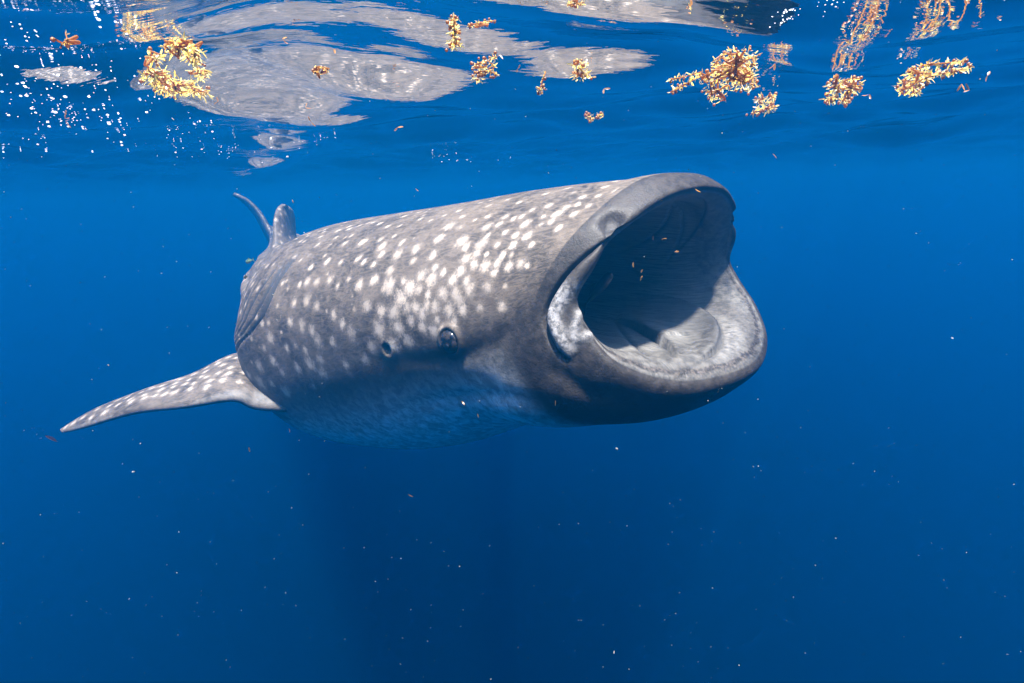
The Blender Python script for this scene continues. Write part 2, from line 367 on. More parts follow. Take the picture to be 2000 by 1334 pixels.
# scatter: back and tail, in jittered rows across the body
rows_ok = np.where(PAR >= 7.0)[0]
C3 = list(np.array(C3)); tries = []
for s in np.arange(.12, 6.6, .048):
    r = rows_ok[np.argmin(np.abs(S_[rows_ok, 100]-s))]
    half = float(np.abs(LAT[r]).max()); n = max(5, int(half*3.3/(.085)))
    ph0 = rng.uniform(0, 1)
    for k in range(n):
        th = (k+ph0+rng.uniform(-.3, .3))/n*2*math.pi; c = int(th/(2*math.pi)*NA) % NA
        td_ = math.degrees(TSYM[r, c])
        if td_ > (108 if s > 2.3 else 100): continue
        if rng.uniform() < .12: continue
        tries.append((W[r, c]+rng.normal(0, .008, 3), .0105*rng.uniform(.6, 1.3)*(1.3 if s > 2 else 1)))
base = np.array(C3); brad = list(rad)
for p, r in tries:
    d = np.linalg.norm(base-p, axis=1)
    if d.min() > .050: C3.append(p); brad.append(r*(1.0 if d.min() > .066 else .62))
C3 = np.array(C3); RAD = np.array(brad)
Wf = W.reshape(-1, 3)
def spot_field(P, chunk=20000):
    out = np.full(len(P), 6.0, np.float32); rnd = np.zeros(len(P), np.float32); rr = rng.uniform(0, 1, len(C3)).astype(np.float32)
    A = C3.astype(np.float32); aa = (A*A).sum(1)
    for i in range(0, len(P), chunk):
        p = P[i:i+chunk].astype(np.float32); d2 = (p*p).sum(1)[:, None]+aa[None]-2*p@A.T
        q = np.sqrt(np.maximum(d2, 0))/RAD[None].astype(np.float32); k = q.argmin(1); out[i:i+chunk] = np.minimum(q[np.arange(len(p)), k], 6); rnd[i:i+chunk] = rr[k]
    return out, rnd
om = (PARG >= 6.4).ravel(); SPOT = np.full(NR*NA, 6.0, np.float32); SRND = np.zeros(NR*NA, np.float32)
SPOT[om], SRND[om] = spot_field(Wf[om])
# belly mask: below the flank's widest line; plain grey skin round the mouth
tdm = np.degrees(TSYM)
lim = np.interp(S_, [-.3, .3, .6, 1.2, 2.0, 2.4, 7], [96, 96, 98, 104, 108, 104, 108])
BEL = sstep(tdm, lim, lim+34)*(PARG > 5.5)
sdp, _ = line_field([(1400,330),(1260,372),(1215,395),(1165,440),(1110,500),(1050,560),(1005,610),(915,650),(800,690),(700,725),(560,790),(500,840)], (PARG >= 5) & NEAR)
PL1 = np.where((PARG >= 5) & NEAR, sstep(np.clip(-sdp, -300, 300)*1.0, -22, 26), 0)
PLAIN = np.maximum(PL1, mirror(PL1))*(PARG >= 5)*(S_ < 2.2)
PLAIN = np.maximum(PLAIN, (PARG >= 4.2)*(PARG < 6.3))
BEL *= sstep(PARG, 6.6, 7.4)

body_V = W2.reshape(-1, 3); ii = np.arange(NR-1)[:, None]*NA; jj = np.arange(NA)[None]; j2 = (jj+1) % NA
body_F = np.stack([ii+jj, ii+NA+jj, ii+NA+j2, ii+j2], -1).reshape(-1, 4)
A0, B0, C0 = [body_V[body_F[:, k]] for k in (0, 1, 2)]
fn = np.cross(B0-A0, C0-A0)
if (fn*N2.reshape(-1, 3)[body_F[:, 0]]).sum() < 0: body_F = body_F[:, ::-1]
VV = [body_V]; FF = [body_F]
A = dict(spot=[SPOT], rnd=[SRND], belly=[BEL.ravel()], plain=[PLAIN.ravel()], dark=[np.clip(dark, 0, 1).ravel()], pale=[np.clip(pale, 0, 1).ravel()], inner=[INNER.ravel()], slit=[np.clip(slit, 0, 1).ravel()], tooth=[np.clip(tooth, 0, 1).ravel()], gum=[GUM.ravel()])
UV = [UVS.reshape(-1, 3)]
# caps at both ends
nv = sum(len(v) for v in VV)
FFl = [f for f in FF]
def add_shell(V, Q, **kw):
    n0 = sum(len(v) for v in VV); VV.append(V); FFl.append(Q+n0)
    for k in A: A[k].append(np.broadcast_to(np.asarray(kw.get(k, 0.0), np.float32), (len(V),)).copy())
    UV.append(V*np.array([1, 1, .0]))
def fin(lead, trail, thick, nsp=60, nch=36, round_tip=True):
    """loft a fin between its leading and trailing edge curves (world points root to tip)"""
    lead = smooth_line(lead, 10); trail = smooth_line(trail, 10)
    t = np.linspace(0, 1, nsp); f = lambda c: np.stack([np.interp(t, np.linspace(0, 1, len(c)), c[:, k]) for k in range(3)], -1)
    a, b = f(lead), f(trail); ch = b-a; span = np.gradient((a+b)/2, axis=0)
    nn = np.cross(ch, span); nn /= np.linalg.norm(nn, axis=1, keepdims=True)+1e-9
    th = np.interp(t, np.linspace(0, 1, len(thick)), thick)
    u = np.linspace(0, 2*math.pi, nch, endpoint=False)
    x = (1-np.cos(u))/2; y = np.sin(u)*np.sqrt(np.maximum(1-x*.75, 0.02))*.5
    V = a[:, None]+ch[:, None]*x[None, :, None]+nn[:, None]*(th[:, None]*y[None])[..., None]
    i = np.arange(nsp-1)[:, None]*nch; j = np.arange(nch)[None]; k = (j+1) % nch
    Q = np.stack([i+j, i+nch+j, i+nch+k, i+k], -1).reshape(-1, 4)
    return V, Q, nn, np.broadcast_to(x, (nsp, nch)), np.broadcast_to(t[:, None], (nsp, nch)), y
def orient(V, Q, ctrline):
    Vf = V.reshape(-1, 3); a, b, c = [Vf[Q[:, k]] for k in (0, 1, 2)]; fnn = np.cross(b-a, c-a); cc = np.repeat(ctrline, V.shape[1], 0)
    return Q if (fnn*(a-cc[Q[:, 0]])).sum() > 0 else Q[:, ::-1]
def fin_spots(P, n, r, keepf):
    idx = [i for i in rng.permutation(len(P)) if keepf[i]]; ch = []
    for i in idx:
        if all(np.linalg.norm(P[i]-P[k]) > r*3.1 for k in ch): ch.append(i)
        if len(ch) >= n: break
    D = np.full(len(P), 6.0)
    for k in ch: D = np.minimum(D, np.linalg.norm(P-P[k], axis=1)/(r*rng.uniform(.75, 1.15)))
    return D
# pectoral fins
lp = [(560,800,2.62),(500,796,2.60),(455,781,2.56),(360,794,2.56),(260,806,2.62),(160,836,2.74),(122,845,2.80)]
tp = [(560,690,3.1),(500,688,3.05),(450,694,3.0),(375,731,2.95),(295,757,2.92),(190,797,2.88),(119,838,2.84)]
lead = [at_dist(*p) for p in lp]; trail = [at_dist(*p) for p in tp]
V, Q, nn, xc, tt, y = fin(lead, trail, [.17, .16, .13, .11, .09, .06, .02], 90, 48)
ctrl = V.mean(1); Q = orient(V, Q, ctrl); up = (V-ctrl[:, None])[..., 2] > -.004
P = V.reshape(-1, 3); sp = fin_spots(P, 90, .017, (up & (xc > .18) & (tt > .25)).ravel())
add_shell(P, Q, spot=sp, belly=np.where(up, .0, .08).ravel(), rnd=.5)
c0 = to_world(np.array(2.3), np.array(0.0), np.array(0.0)); ph = np.interp(2.3, SPINE[0], SPINE[3]); lv = np.array([math.cos(ph), math.sin(ph), 0])
Pm = P-2*((P-c0)@lv)[:, None]*lv
add_shell(Pm, Q[:, ::-1], spot=sp, belly=np.where(up, .0, .08).ravel(), rnd=.5)
# dorsal fins (in the plane of the spine), pelvic and anal fins are low on the tail
def spine_fin(root0, root1, tip, thick, lean=0.0, spots=20, curve=.5, flare=1.0):
    """root0/root1/tip: (s, z); leading edge root0->tip, trailing edge root1->tip"""
    (s0, z0), (s1, z1), (st, zt) = root0, root1, tip
    tv = np.linspace(0, 1, 9); lead, trail = [], []
    for t in tv:
        e = t**1.0; sl = s0+(st-.10-s0)*t**1.05; sr = s1+(st+.06-s1)*(t**.55); z = z0+(zt-z0)*t; zr = z1+(zt-z1)*t
        k = max(0.0, (t-.8)/.2); mid = (sl+sr)/2; sl += (mid-sl)*k**2*.75; sr += (mid-sr)*k**2*.75
        la = lean*t**1.5
        lead.append(to_world(np.array(sl), np.array(la), np.array(z))); trail.append(to_world(np.array(sr), np.array(la*1.3), np.array(zr)))
    V, Q, nn, xc, tt, y = fin(lead, trail, thick, 60, 40)
    Q = orient(V, Q, V.mean(1)); P = V.reshape(-1, 3)
    add_shell(P, Q, spot=fin_spots(P, spots, .016, (tt > .1).ravel()), belly=0, rnd=.5)
dl = [at_dist(540,512,3.75),at_dist(538,486,3.8),at_dist(537,455,3.88),at_dist(537,428,3.95),at_dist(543,408,4.05),at_dist(555,399,4.12)]
dt = [at_dist(584,500,4.5),at_dist(580,478,4.5),at_dist(577,452,4.5),at_dist(576,430,4.48),at_dist(571,410,4.38),at_dist(558,399,4.2)]
V, Q, _, xc, tt, _ = fin(dl, dt, [.40, .22, .12, .10, .085, .07, .04], 60, 40); Q = orient(V, Q, V.mean(1)); P = V.reshape(-1, 3)
add_shell(P, Q, spot=fin_spots(P, 46, .014, (tt > .1).ravel()), rnd=.3)
spine_fin((4.9, -.72), (5.2, -.76), (5.25, -.55), [.12, .07, .05, .03, .02], spots=12)
# tail fin: upper and lower lobe
up_l = [at_dist(548,486,6.5),at_dist(528,452,6.55),at_dist(507,416,6.6),at_dist(484,392,6.65),at_dist(456,378,6.72)]
up_t = [at_dist(542,500,7.3),at_dist(518,456,7.25),at_dist(498,420,7.15),at_dist(474,395,7.0),at_dist(457,381,6.8)]
V, Q, *_ = fin(up_l, up_t, [.16, .13, .11, .09, .06], 50, 30); Q = orient(V, Q, V.mean(1)); add_shell(V.reshape(-1, 3), Q, spot=fin_spots(V.reshape(-1, 3), 40, .016, np.ones(V.size//3, bool)), rnd=.5)
lo_l = [at_dist(548,490,6.5),at_dist(560,520,6.6),at_dist(575,550,6.7)]; lo_t = [at_dist(548,500,7.1),at_dist(560,522,7.05),at_dist(576,552,6.8)]
V, Q, *_ = fin(lo_l, lo_t, [.14, .08, .03], 30, 24); Q = orient(V, Q, V.mean(1)); add_shell(V.reshape(-1, 3), Q, rnd=.5, spot=6.0)

def skin_material():
    t = NT('shark_skin'); ob = t.obj(); uv = t.n('Attribute', attribute_name='uvs').outputs['Vector']
    spot, rnd, bel, plain = t.attr('spot'), t.attr('rnd'), t.attr('belly'), t.attr('plain')
    dark, pale, inner, slit, tooth = t.attr('dark'), t.attr('pale'), t.attr('inner'), t.attr('slit'), t.attr('tooth')
    n1 = t.noise(7, 4, .6, ob); n2 = t.noise(38, 4, .65, ob); n3 = t.noise(150, 3, .6, ob); n4 = t.noise(60, 5, .75, ob, .6)
    wav = t.noise(9, 2, .5, t.vscale(uv, (1.0, 2.6, 1.0)), 1.6)
    # back: grey-brown with a paler network of wavy lines between the spots
    net = t.ramp(t.math('ABSOLUTE', t.math('SUBTRACT', wav, .5)), .0, .10, 1, 0)
    base = t.mix(t.ramp(n1, .35, .68), (.046, .036, .027), (.135, .104, .077))
    base = t.mix(t.math('MULTIPLY', net, .30), base, (.26, .205, .155))
    base = t.mix(t.ramp(n2, .50, .72, 0, .6), base, (.19, .148, .112))
    fl = t.ramp(t.math('ADD', n4, t.math('MULTIPLY', n1, .25)), .74, .82)
    base = t.mix(t.math('MULTIPLY', fl, .75), base, (.055, .053, .055))
    # spots: soft edged, ragged
    ds = t.math('ADD', spot, t.math('MULTIPLY', t.math('SUBTRACT', n2, .5), 3.0))
    ds = t.math('ADD', ds, t.math('MULTIPLY', t.math('SUBTRACT', n3, .5), 1.8))
    halo = t.ramp(ds, .6, 2.5, 1, 0); core = t.ramp(ds, .0, 1.75, 1, 0)
    bright = t.math('ADD', t.math('MULTIPLY', rnd, .5), .5)
    ok = t.math('MULTIPLY', t.math('SUBTRACT', 1.0, t.math('MULTIPLY', plain, .96)), t.math('SUBTRACT', 1.0, t.math('MULTIPLY', inner, 1.0)))
    base = t.mix(t.math('MULTIPLY', t.math('MULTIPLY', halo, .45), ok), base, (.28, .225, .175))
    base = t.mix(t.math('MULTIPLY', t.math('MULTIPLY', core, bright), ok), base, (.60, .495, .39))
    # plain skin round the mouth
    pl = t.mix(t.ramp(n2, .35, .7), (.034, .027, .022), (.080, .063, .052)); pl = t.mix(t.ramp(n3, .62, .74, 0, .4), pl, (.13, .112, .10))
    pl = t.mix(t.math('MULTIPLY', t.ramp(n4, .60, .70), .5), pl, (.06, .055, .055))
    base = t.mix(t.math('MULTIPLY', plain, .9), base, pl)
    base = t.mix(t.math('ADD', t.math('MULTIPLY', plain, .34), .26), base, (0, 0, 0))
    # belly
    mott = t.noise(24, 6, .72, ob, .5)
    be = t.mix(t.ramp(mott, .36, .66), (.34, .34, .33), (.86, .85, .82)); be = t.mix(t.math('MULTIPLY', t.ramp(n4, .55, .68), .6), be, (.20, .20, .20))
    base = t.mix(bel, base, be)
    # lining of the mouth, streaked towards the throat
    st = t.noise(16, 4, .6, t.vscale(uv, (.45, 6.0, 1.0)), .8)
    st2 = t.noise(50, 3, .6, t.vscale(uv, (.25, 4.0, 1.0)), .5)
    li = t.mix(t.ramp(st, .36, .66), (.12, .113, .10), (.30, .285, .26)); li = t.mix(t.ramp(st2, .5, .72, 0, .45), li, (.42, .40, .37))
    li = t.mix(t.math('MULTIPLY', t.ramp(n4, .58, .68), .6), li, (.06, .068, .072))
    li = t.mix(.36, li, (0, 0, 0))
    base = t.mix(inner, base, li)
    gu = t.mix(t.ramp(n2, .35, .68), (.042, .038, .033), (.125, .115, .10)); gu = t.mix(t.ramp(st2, .5, .7, 0, .5), gu, (.20, .185, .165))
    base = t.mix(t.math('MULTIPLY', t.attr('gum'), .92), base, gu)
    pm = t.mix(t.ramp(t.noise(55, 5, .75, ob, .4), .38, .62), (.08, .075, .07), (.34, .32, .30))
    base = t.mix(pale, base, pm)
    tb = t.mix(t.ramp(t.noise(70, 4, .7, ob), .42, .66), (.014, .011, .009), (.085, .070, .060))
    base = t.mix(t.math('MULTIPLY', tooth, .96), base, tb)
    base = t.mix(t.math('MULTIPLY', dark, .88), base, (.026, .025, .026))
    base = t.mix(t.math('MULTIPLY', slit, .93), base, (.03, .03, .033))
    h = t.math('ADD', t.math('MULTIPLY', n2, .6), t.math('ADD', t.math('MULTIPLY', n3, .35), t.math('MULTIPLY', t.math('MULTIPLY', inner, st2), 1.6)))
    h = t.math('ADD', h, t.math('MULTIPLY', t.noise(420, 2, .6, ob), .18))
    nr = t.bump(h, .55, .006)
    return t.done(t.principled(base, t.ramp(n2, .3, .7, .48, .66), nr, Specular_IOR_Level=.30))
SKIN = skin_material()
SO = np.array([M0[0], M0[1], -.9])
shark = empty('whale_shark', tuple(SO), 'huge grey white-spotted shark swimming with its wide mouth gaping open just under the surface', 'shark')
Vall = np.concatenate(VV)-SO; Fall = np.concatenate(FFl)
body = mesh_obj('body', Vall, Fall, [SKIN], shark)
for k, v in A.items(): attr(body, k, np.concatenate(v))
vattr(body, 'uvs', np.concatenate(UV))
# eyes
def eye_material(pupil):
    t = NT('pupil' if pupil else 'eyeball'); ob = t.obj()
    if pupil: return t.done(t.principled((.004, .004, .005), .08))
    c = t.mix(t.ramp(t.noise(60, 4, .6, ob), .42, .6), (.004, .003, .003), (.030, .024, .020))
    return t.done(t.principled(c, .08, None, Specular_IOR_Level=.5))
EM, PM = eye_material(False), eye_material(True)
def add_eye(pos, nrm, fwd):
    nrm = Vector(nrm).normalized(); bm = bmesh.new(); bmesh.ops.create_uvsphere(bm, u_segments=40, v_segments=24, radius=.040)
    for v in bm.verts: v.co.z *= .56
    me = bpy.data.meshes.new('eye'); bm.to_mesh(me); bm.free(); me.polygons.foreach_set('use_smooth', np.ones(len(me.polygons), bool)); me.materials.append(EM)
    e = bpy.data.objects.new('eye', me); COL.objects.link(e); e.parent = shark
    f = Vector(fwd); f = (f-nrm*f.dot(nrm)).normalized(); u = nrm.cross(f)
    e.matrix_local = Matrix(((f.x, u.x, nrm.x, pos[0]-SO[0]), (f.y, u.y, nrm.y, pos[1]-SO[1]), (f.z, u.z, nrm.z, pos[2]-SO[2]), (0, 0, 0, 1)))
    bm = bmesh.new(); bmesh.ops.create_uvsphere(bm, u_segments=24, v_segments=12, radius=1)
    for v in bm.verts: v.co = Vector((v.co.x*.015+.001, v.co.y*.0105, v.co.z*.005+.0205))
    me = bpy.data.meshes.new('pupil'); bm.to_mesh(me); bm.free(); me.polygons.foreach_set('use_smooth', np.ones(len(me.polygons), bool)); me.materials.append(PM)
    p = bpy.data.objects.new('pupil', me); COL.objects.link(p); p.parent = e; p.location = (.002, -.010 if u.z > 0 else .010, 0)
i2m = (i2[0], (-i2[1]) % NA)
for ij in (i2, i2m): add_eye(W[ij]+N[ij]*.002, N[ij], to_world(np.array(0.), np.array(0.), np.array(0.))-to_world(np.array(1.), np.array(0.), np.array(0.)))

# ------------------------------------------------------------------ floating seaweed
def weed_material(name, c1, c2, c3):
    t = NT(name); ob = t.obj(); n = t.noise(70, 3, .6, ob); n2 = t.noise(120, 2, .6, ob)
    c = t.mix(t.ramp(n, .35, .65), c1, c2); c = t.mix(t.ramp(n2, .6, .75, 0, .7), c, c3)
    d = t.n('BsdfDiffuse'); t.set(d.inputs[0], c); tr = t.n('BsdfTranslucent'); t.set(tr.inputs[0], c); g = t.n('BsdfGlossy'); g.inputs['Roughness'].default_value = .3
    mx = t.n('MixShader'); mx.inputs[0].default_value = .72; t.t.links.new(d.outputs[0], mx.inputs[1]); t.t.links.new(tr.outputs[0], mx.inputs[2])
    m2 = t.n('MixShader'); m2.inputs[0].default_value = .06; t.t.links.new(mx.outputs[0], m2.inputs[1]); t.t.links.new(g.outputs[0], m2.inputs[2])
    return t.done(m2.outputs[0])
WEED = weed_material('seaweed', (.99, .68, .09), (.99, .82, .26), (.80, .40, .05))
STEM = weed_material('seaweed_stem', (.42, .19, .04), (.55, .28, .07), (.30, .12, .03))
class MB:
    def __init__(s): s.v, s.f = [], []
    def leaf(s, p, d, n, ln, wd, curl):
        d = d/np.linalg.norm(d); w = np.cross(d, n); w /= np.linalg.norm(w)+1e-9; n = np.cross(w, d); b = len(s.v)
        for t, k in ((0, .12), (.3, .85), (.6, 1.0), (.85, .6)):
            c = p+d*ln*t+n*ln*curl*t*t; s.v += [c-w*wd*k*.5, c+n*wd*.12*k, c+w*wd*k*.5]
        s.v.append(p+d*ln+n*ln*curl)
        for i in range(3):
            a = b+3*i; s.f += [(a, a+1, a+4, a+3), (a+1, a+2, a+5, a+4)]
        a = b+9; s.f += [(a, a+1, b+12), (a+1, a+2, b+12)]
    def tube(s, pts, r0, r1, k=5):
        pts = np.asarray(pts); b = len(s.v); n = len(pts); tg = np.gradient(pts, axis=0)
        for i in range(n):
            t = tg[i]/(np.linalg.norm(tg[i])+1e-9); a = np.cross(t, [.3, .5, .81]); a /= np.linalg.norm(a); c = np.cross(t, a); r = r0+(r1-r0)*i/max(n-1, 1)
            for q in range(k): s.v.append(pts[i]+r*(a*math.cos(q*2*math.pi/k)+c*math.sin(q*2*math.pi/k)))
        for i in range(n-1):
            for q in range(k): s.f.append((b+i*k+q, b+i*k+(q+1) % k, b+(i+1)*k+(q+1) % k, b+(i+1)*k+q))
    def ball(s, p, r, sy=1.0):
        b = len(s.v); m = 6
        for j, ph in enumerate((-1.05, -.35, .35, 1.05)):
            for q in range(m): s.v.append(p+r*np.array([math.cos(ph)*math.cos(q*2*math.pi/m), math.cos(ph)*math.sin(q*2*math.pi/m), math.sin(ph)*sy]))
        s.v += [p+np.array([0, 0, -r*sy]), p+np.array([0, 0, r*sy])]
        for j in range(3):
            for q in range(m): s.f.append((b+j*m+q, b+j*m+(q+1) % m, b+(j+1)*m+(q+1) % m, b+(j+1)*m+q))
        for q in range(m): s.f += [(b+(q+1) % m, b+q, b+4*m), (b+3*m+q, b+3*m+(q+1) % m, b+4*m+1)]
    def build(s, name, mat, parent, origin, kind=None):
        o = mesh_obj(name, np.array(s.v)-origin, s.f, [mat], parent)
        if kind: o['kind'] = kind
        return o
DROP = .045
def surf(px, py, depth, drop=True):
    depth = depth+DROP if drop else depth; p = at_z(px, py, -.06)
    for _ in range(2): p = at_z(px, py, min(float(wave_z(p[0], p[1]))-depth, -.004))
    return p
def sargassum(label, blobs, twigs, leaf_px=17, dens=1.0, deep=.028, group='floating seaweed clumps', drop=.045):
    global DROP
    DROP = drop
    r = np.random.default_rng(abs(hash(label)) % 1 + len(label)*131+int(blobs[0][0] if blobs else twigs[0][0][0]))
    allp = [(b[0], b[1]) for b in blobs]+[p for t in twigs for p in t]
    cx, cy_ = np.mean([p[0] for p in allp]), np.mean([p[1] for p in allp]); org = surf(cx, cy_, .03)
    e = empty('seaweed_clump', tuple(org), label, 'seaweed', group); lv, st, bl = MB(), MB(), MB()
    def leaf(px, py, dv, pxl):
        p = surf(px, py, .012+deep*r.uniform(0, 1)**1.6); m = np.linalg.norm(p-CP)/F
        d = dv+r.normal(0, .45, 3); n = r.normal(0, 1, 3)
        lv.leaf(p, d, n, .50*pxl*m*r.uniform(.5, 1.5), .50*pxl*m*r.uniform(.15, .25), r.uniform(-.3, .3))
        if r.uniform() < .16: bl.ball(p+r.normal(0, 4*m, 3), m*r.uniform(1.8, 3.0))
        return p
    for (x, y, rx, ry) in blobs:
        n = int(dens*rx*ry/3.4)+12; c = surf(x, y, .03)
        for _ in range(n):
            a = r.uniform(0, 6.283); q = math.sqrt(r.uniform(0, 1)); px, py = x+rx*q*math.cos(a), y+ry*q*math.sin(a)
            p0 = surf(px, py, .03); leaf(px, py, (p0-c)/(np.linalg.norm(p0-c)+.01)*.8+np.array([0, 0, -.15]), leaf_px)
        for _ in range(max(2, n//14)):
            a = r.uniform(0, 6.283); tip = surf(x+rx*math.cos(a), y+ry*math.sin(a), .03+deep*.4*r.uniform()); mid = (c+tip)/2+r.normal(0, .006, 3)
            st.tube(smooth_line([c, mid, tip], 4), .0022, .001)
    for tw in twigs:
        P = smooth_line(np.array(tw, float), 5); pts = np.array([surf(q[0], q[1], .03+.012*math.sin(i*.7)) for i, q in enumerate(P)])
        m = np.linalg.norm(pts[0]-CP)/F; st.tube(pts, 1.3*m, .7*m)
        L_ = np.linalg.norm(np.diff(P, axis=0), axis=1).sum()
        for _ in range(int(L_*dens*.8)):
            i = r.integers(0, len(pts)-1); u = r.uniform(); p = pts[i]*(1-u)+pts[i+1]*u; d = (pts[i+1]-pts[i])/(np.linalg.norm(pts[i+1]-pts[i])+1e-9)+r.normal(0, .9, 3)
            lv.leaf(p, d, r.normal(0, 1, 3), leaf_px*.55*m*r.uniform(.6, 1.3), leaf_px*.55*m*r.uniform(.16, .26), r.uniform(-.3, .3))
            if r.uniform() < .15: bl.ball(p+r.normal(0, 3*m, 3), m*r.uniform(1.8, 2.8))
    lv.build('leaves', WEED, e, org, 'stuff'); st.build('stem', STEM, e, org)
    if bl.v: bl.build('float_bladders', STEM, e, org, 'stuff')
    return e
sargassum('large ring-shaped golden seaweed clump beside the sparkling bubbles', [(302,148,24,16),(340,168,38,17),(385,178,20,9),(391,142,13,10),(350,92,30,16),(378,106,18,16),(300,112,16,9)], [[(300,140),(305,165),(330,178),(370,178),(398,182)],[(345,85),(368,100),(383,122),(386,136),(398,146)]], 19)
sargassum('narrow upright seaweed sprig of two leafy tufts over the pale wavy reflection', [(887,42,8,9),(889,62,7,4),(888,84,12,12)], [[(886,36),(888,60),(889,98)]], 19, .7, drop=.10)
sargassum('open branching seaweed sprig with forked twigs, below the long reflection', [(938,130,12,9),(934,150,10,8)], [[(930,126),(948,120),(970,111)],[(936,140),(955,139),(970,146)],[(955,120),(965,130),(955,140)]], 14, drop=.10)
sargassum('small shaggy seaweed tuft alone between the thin brown sprig and the largest clump', [(1128,124,10,8),(1133,146,13,10)], [[(1130,130),(1142,144),(1158,152)],[(1136,128),(1150,124)]], 17, drop=.10)
sargassum('largest and densest golden seaweed clump with a trailing leafy branch', [(1432,132,44,28),(1432,140,34,20),(1402,178,24,20),(1445,108,34,12),(1455,160,22,16),(1380,150,22,10)], [[(1310,180),(1326,172),(1336,166),(1360,153),(1395,142)],[(1310,155),(1336,150),(1370,140)],[(1452,165),(1472,150)]], 16, .62, drop=.085)
sargassum('small seaweed clump hanging just below the largest clump', [(1497,212,20,9),(1508,190,9,10),(1490,195,14,8)], [[(1468,222),(1490,212),(1515,208)]], 13)
sargassum('two joined seaweed tufts side by side, between the two big right-hand clumps', [(1632,168,15,15),(1664,170,20,16),(1620,194,12,6),(1650,196,10,5)], [[(1610,200),(1632,186),(1640,165)],[(1645,198),(1660,178),(1668,155)]], 13)
sargassum('seaweed clump with one long leafy branch reaching out like an arm', [(1776,170,24,16),(1795,142,24,12)], [[(1790,162),(1825,146),(1862,141),(1896,128)],[(1800,128),(1850,123),(1880,120)]], 16)
sargassum('thin brown seaweed sprig standing nearly upright, almost bare', [(1055,176,5,8)], [[(1050,184),(1056,168),(1060,156),(1066,140)],[(1056,168),(1066,176)]], 11, .6, drop=.10)
sargassum('pair of tiny seaweed tufts close together above the shark', [(1154,230,7,8),(1172,226,7,4)], [[(1150,222),(1156,236)],[(1165,230),(1178,222)]], 9, drop=.09)
sargassum('little orange ring-shaped seaweed sprig lying across the grey reflection', [(618,136,5,5),(638,136,5,5)], [[(614,132),(628,130),(642,134)],[(612,141),(626,145),(640,141)]], 9, .8, drop=.12)
sargassum('v-shaped bare seaweed twig among the sparkling bubbles', [(128,84,4,5)], [[(102,74),(122,84),(132,84),(128,64)],[(122,84),(118,94)]], 9, .2)
sargassum('streak of thin golden seaweed lying flat, near the tip of the long reflection', [(1125,8,14,3)], [[(1108,10),(1140,5)]], 12)
sargassum('flat brown-gold seaweed blade floating between the upright sprig and the long reflection', [(940,45,16,4)], [[(916,50),(940,44),(968,40)]], 10)
# loose scraps
def scraps(name, sets, group, size, mat, depth=None):
    for label, pts in sets:
        for q in pts:
            px, py = q[0], q[1]; p = surf(px, py, .03) if depth is None else at_dist(px, py, q[2]); m = np.linalg.norm(p-CP)/F; b = MB()
            for _ in range(2 if depth is None else 1):
                b.leaf(p-m*size*.3, rng.normal(0, 1, 3)*np.array([1, .4, 1]), rng.normal(0, 1, 3), size*m*rng.uniform(.7, 1.2), size*m*rng.uniform(.2, .36), rng.uniform(-.5, .5))
            o = mesh_obj(name, np.array(b.v), b.f, [mat], None, True, p); tag(o, label, 'seaweed scrap', group)
DROP = .045
scraps('seaweed_scrap', [
    ('tiny golden seaweed scrap alone in open water above the shark\'s back', [(780,246),(612,235)]),
    ('tiny golden seaweed scrap beside the open branching sprig', [(1015,131),(979,104)]),
    ('tiny orange scrap close beside the large ring-shaped clump', [(240,56),(430,196)]),
    ('tiny golden scrap lying against the pale reflection of the shark', [(556,72),(659,102),(601,207)]),
    ('tiny golden scrap beside the small shaggy seaweed tuft', [(1183,170)]),
    ('tiny golden scrap between the largest clump and the two joined tufts', [(1516,120)]),
    ('tiny golden scrap right beside the two joined seaweed tufts', [(1700,180)]),
    ('tiny golden scrap just off the end of the arm-like seaweed branch', [(1930,144),(1880,160),(1895,172)]),
    ('tiny brown scrap floating among sunglints and bubbles', [(135,232)])], 'loose seaweed scraps at the surface', 10, STEM)
scraps('drifting_scrap', [
    ('thin orange scrap drifting in front of the shark\'s gaping mouth', [(1253,545,1.2),(1240,519,1.2),(1258,522,1.2),(1320,488,1.2),(1278,456,1.2),(1305,462,1.2),(1360,365,1.2)]),
    ('thin orange scrap drifting past the underside of the shark\'s cheek', [(905,779,1.2),(938,812,1.2),(1087,789,1.15)]),
    ('thin orange scrap drifting in the dark water below the shark', [(490,868,1.4),(568,832,1.2),(800,960,1.1)]),
    ('thin orange scrap drifting in the blue water over the shark\'s back', [(575,386,1.8),(815,365,1.2)]),
    ('small pinkish scrap hanging alone in the water beyond the snout', [(1519,306,1.0)])], 'thin scraps drifting in the open water', 10, STEM, True)
scraps('drifting_scrap', [('reddish elongated scrap hanging just beneath the tip of the pectoral fin', [(124,852,2.6)])], None, 20, weed_material('red_scrap', (.20, .07, .05), (.26, .09, .07), (.16, .05, .04)), True)

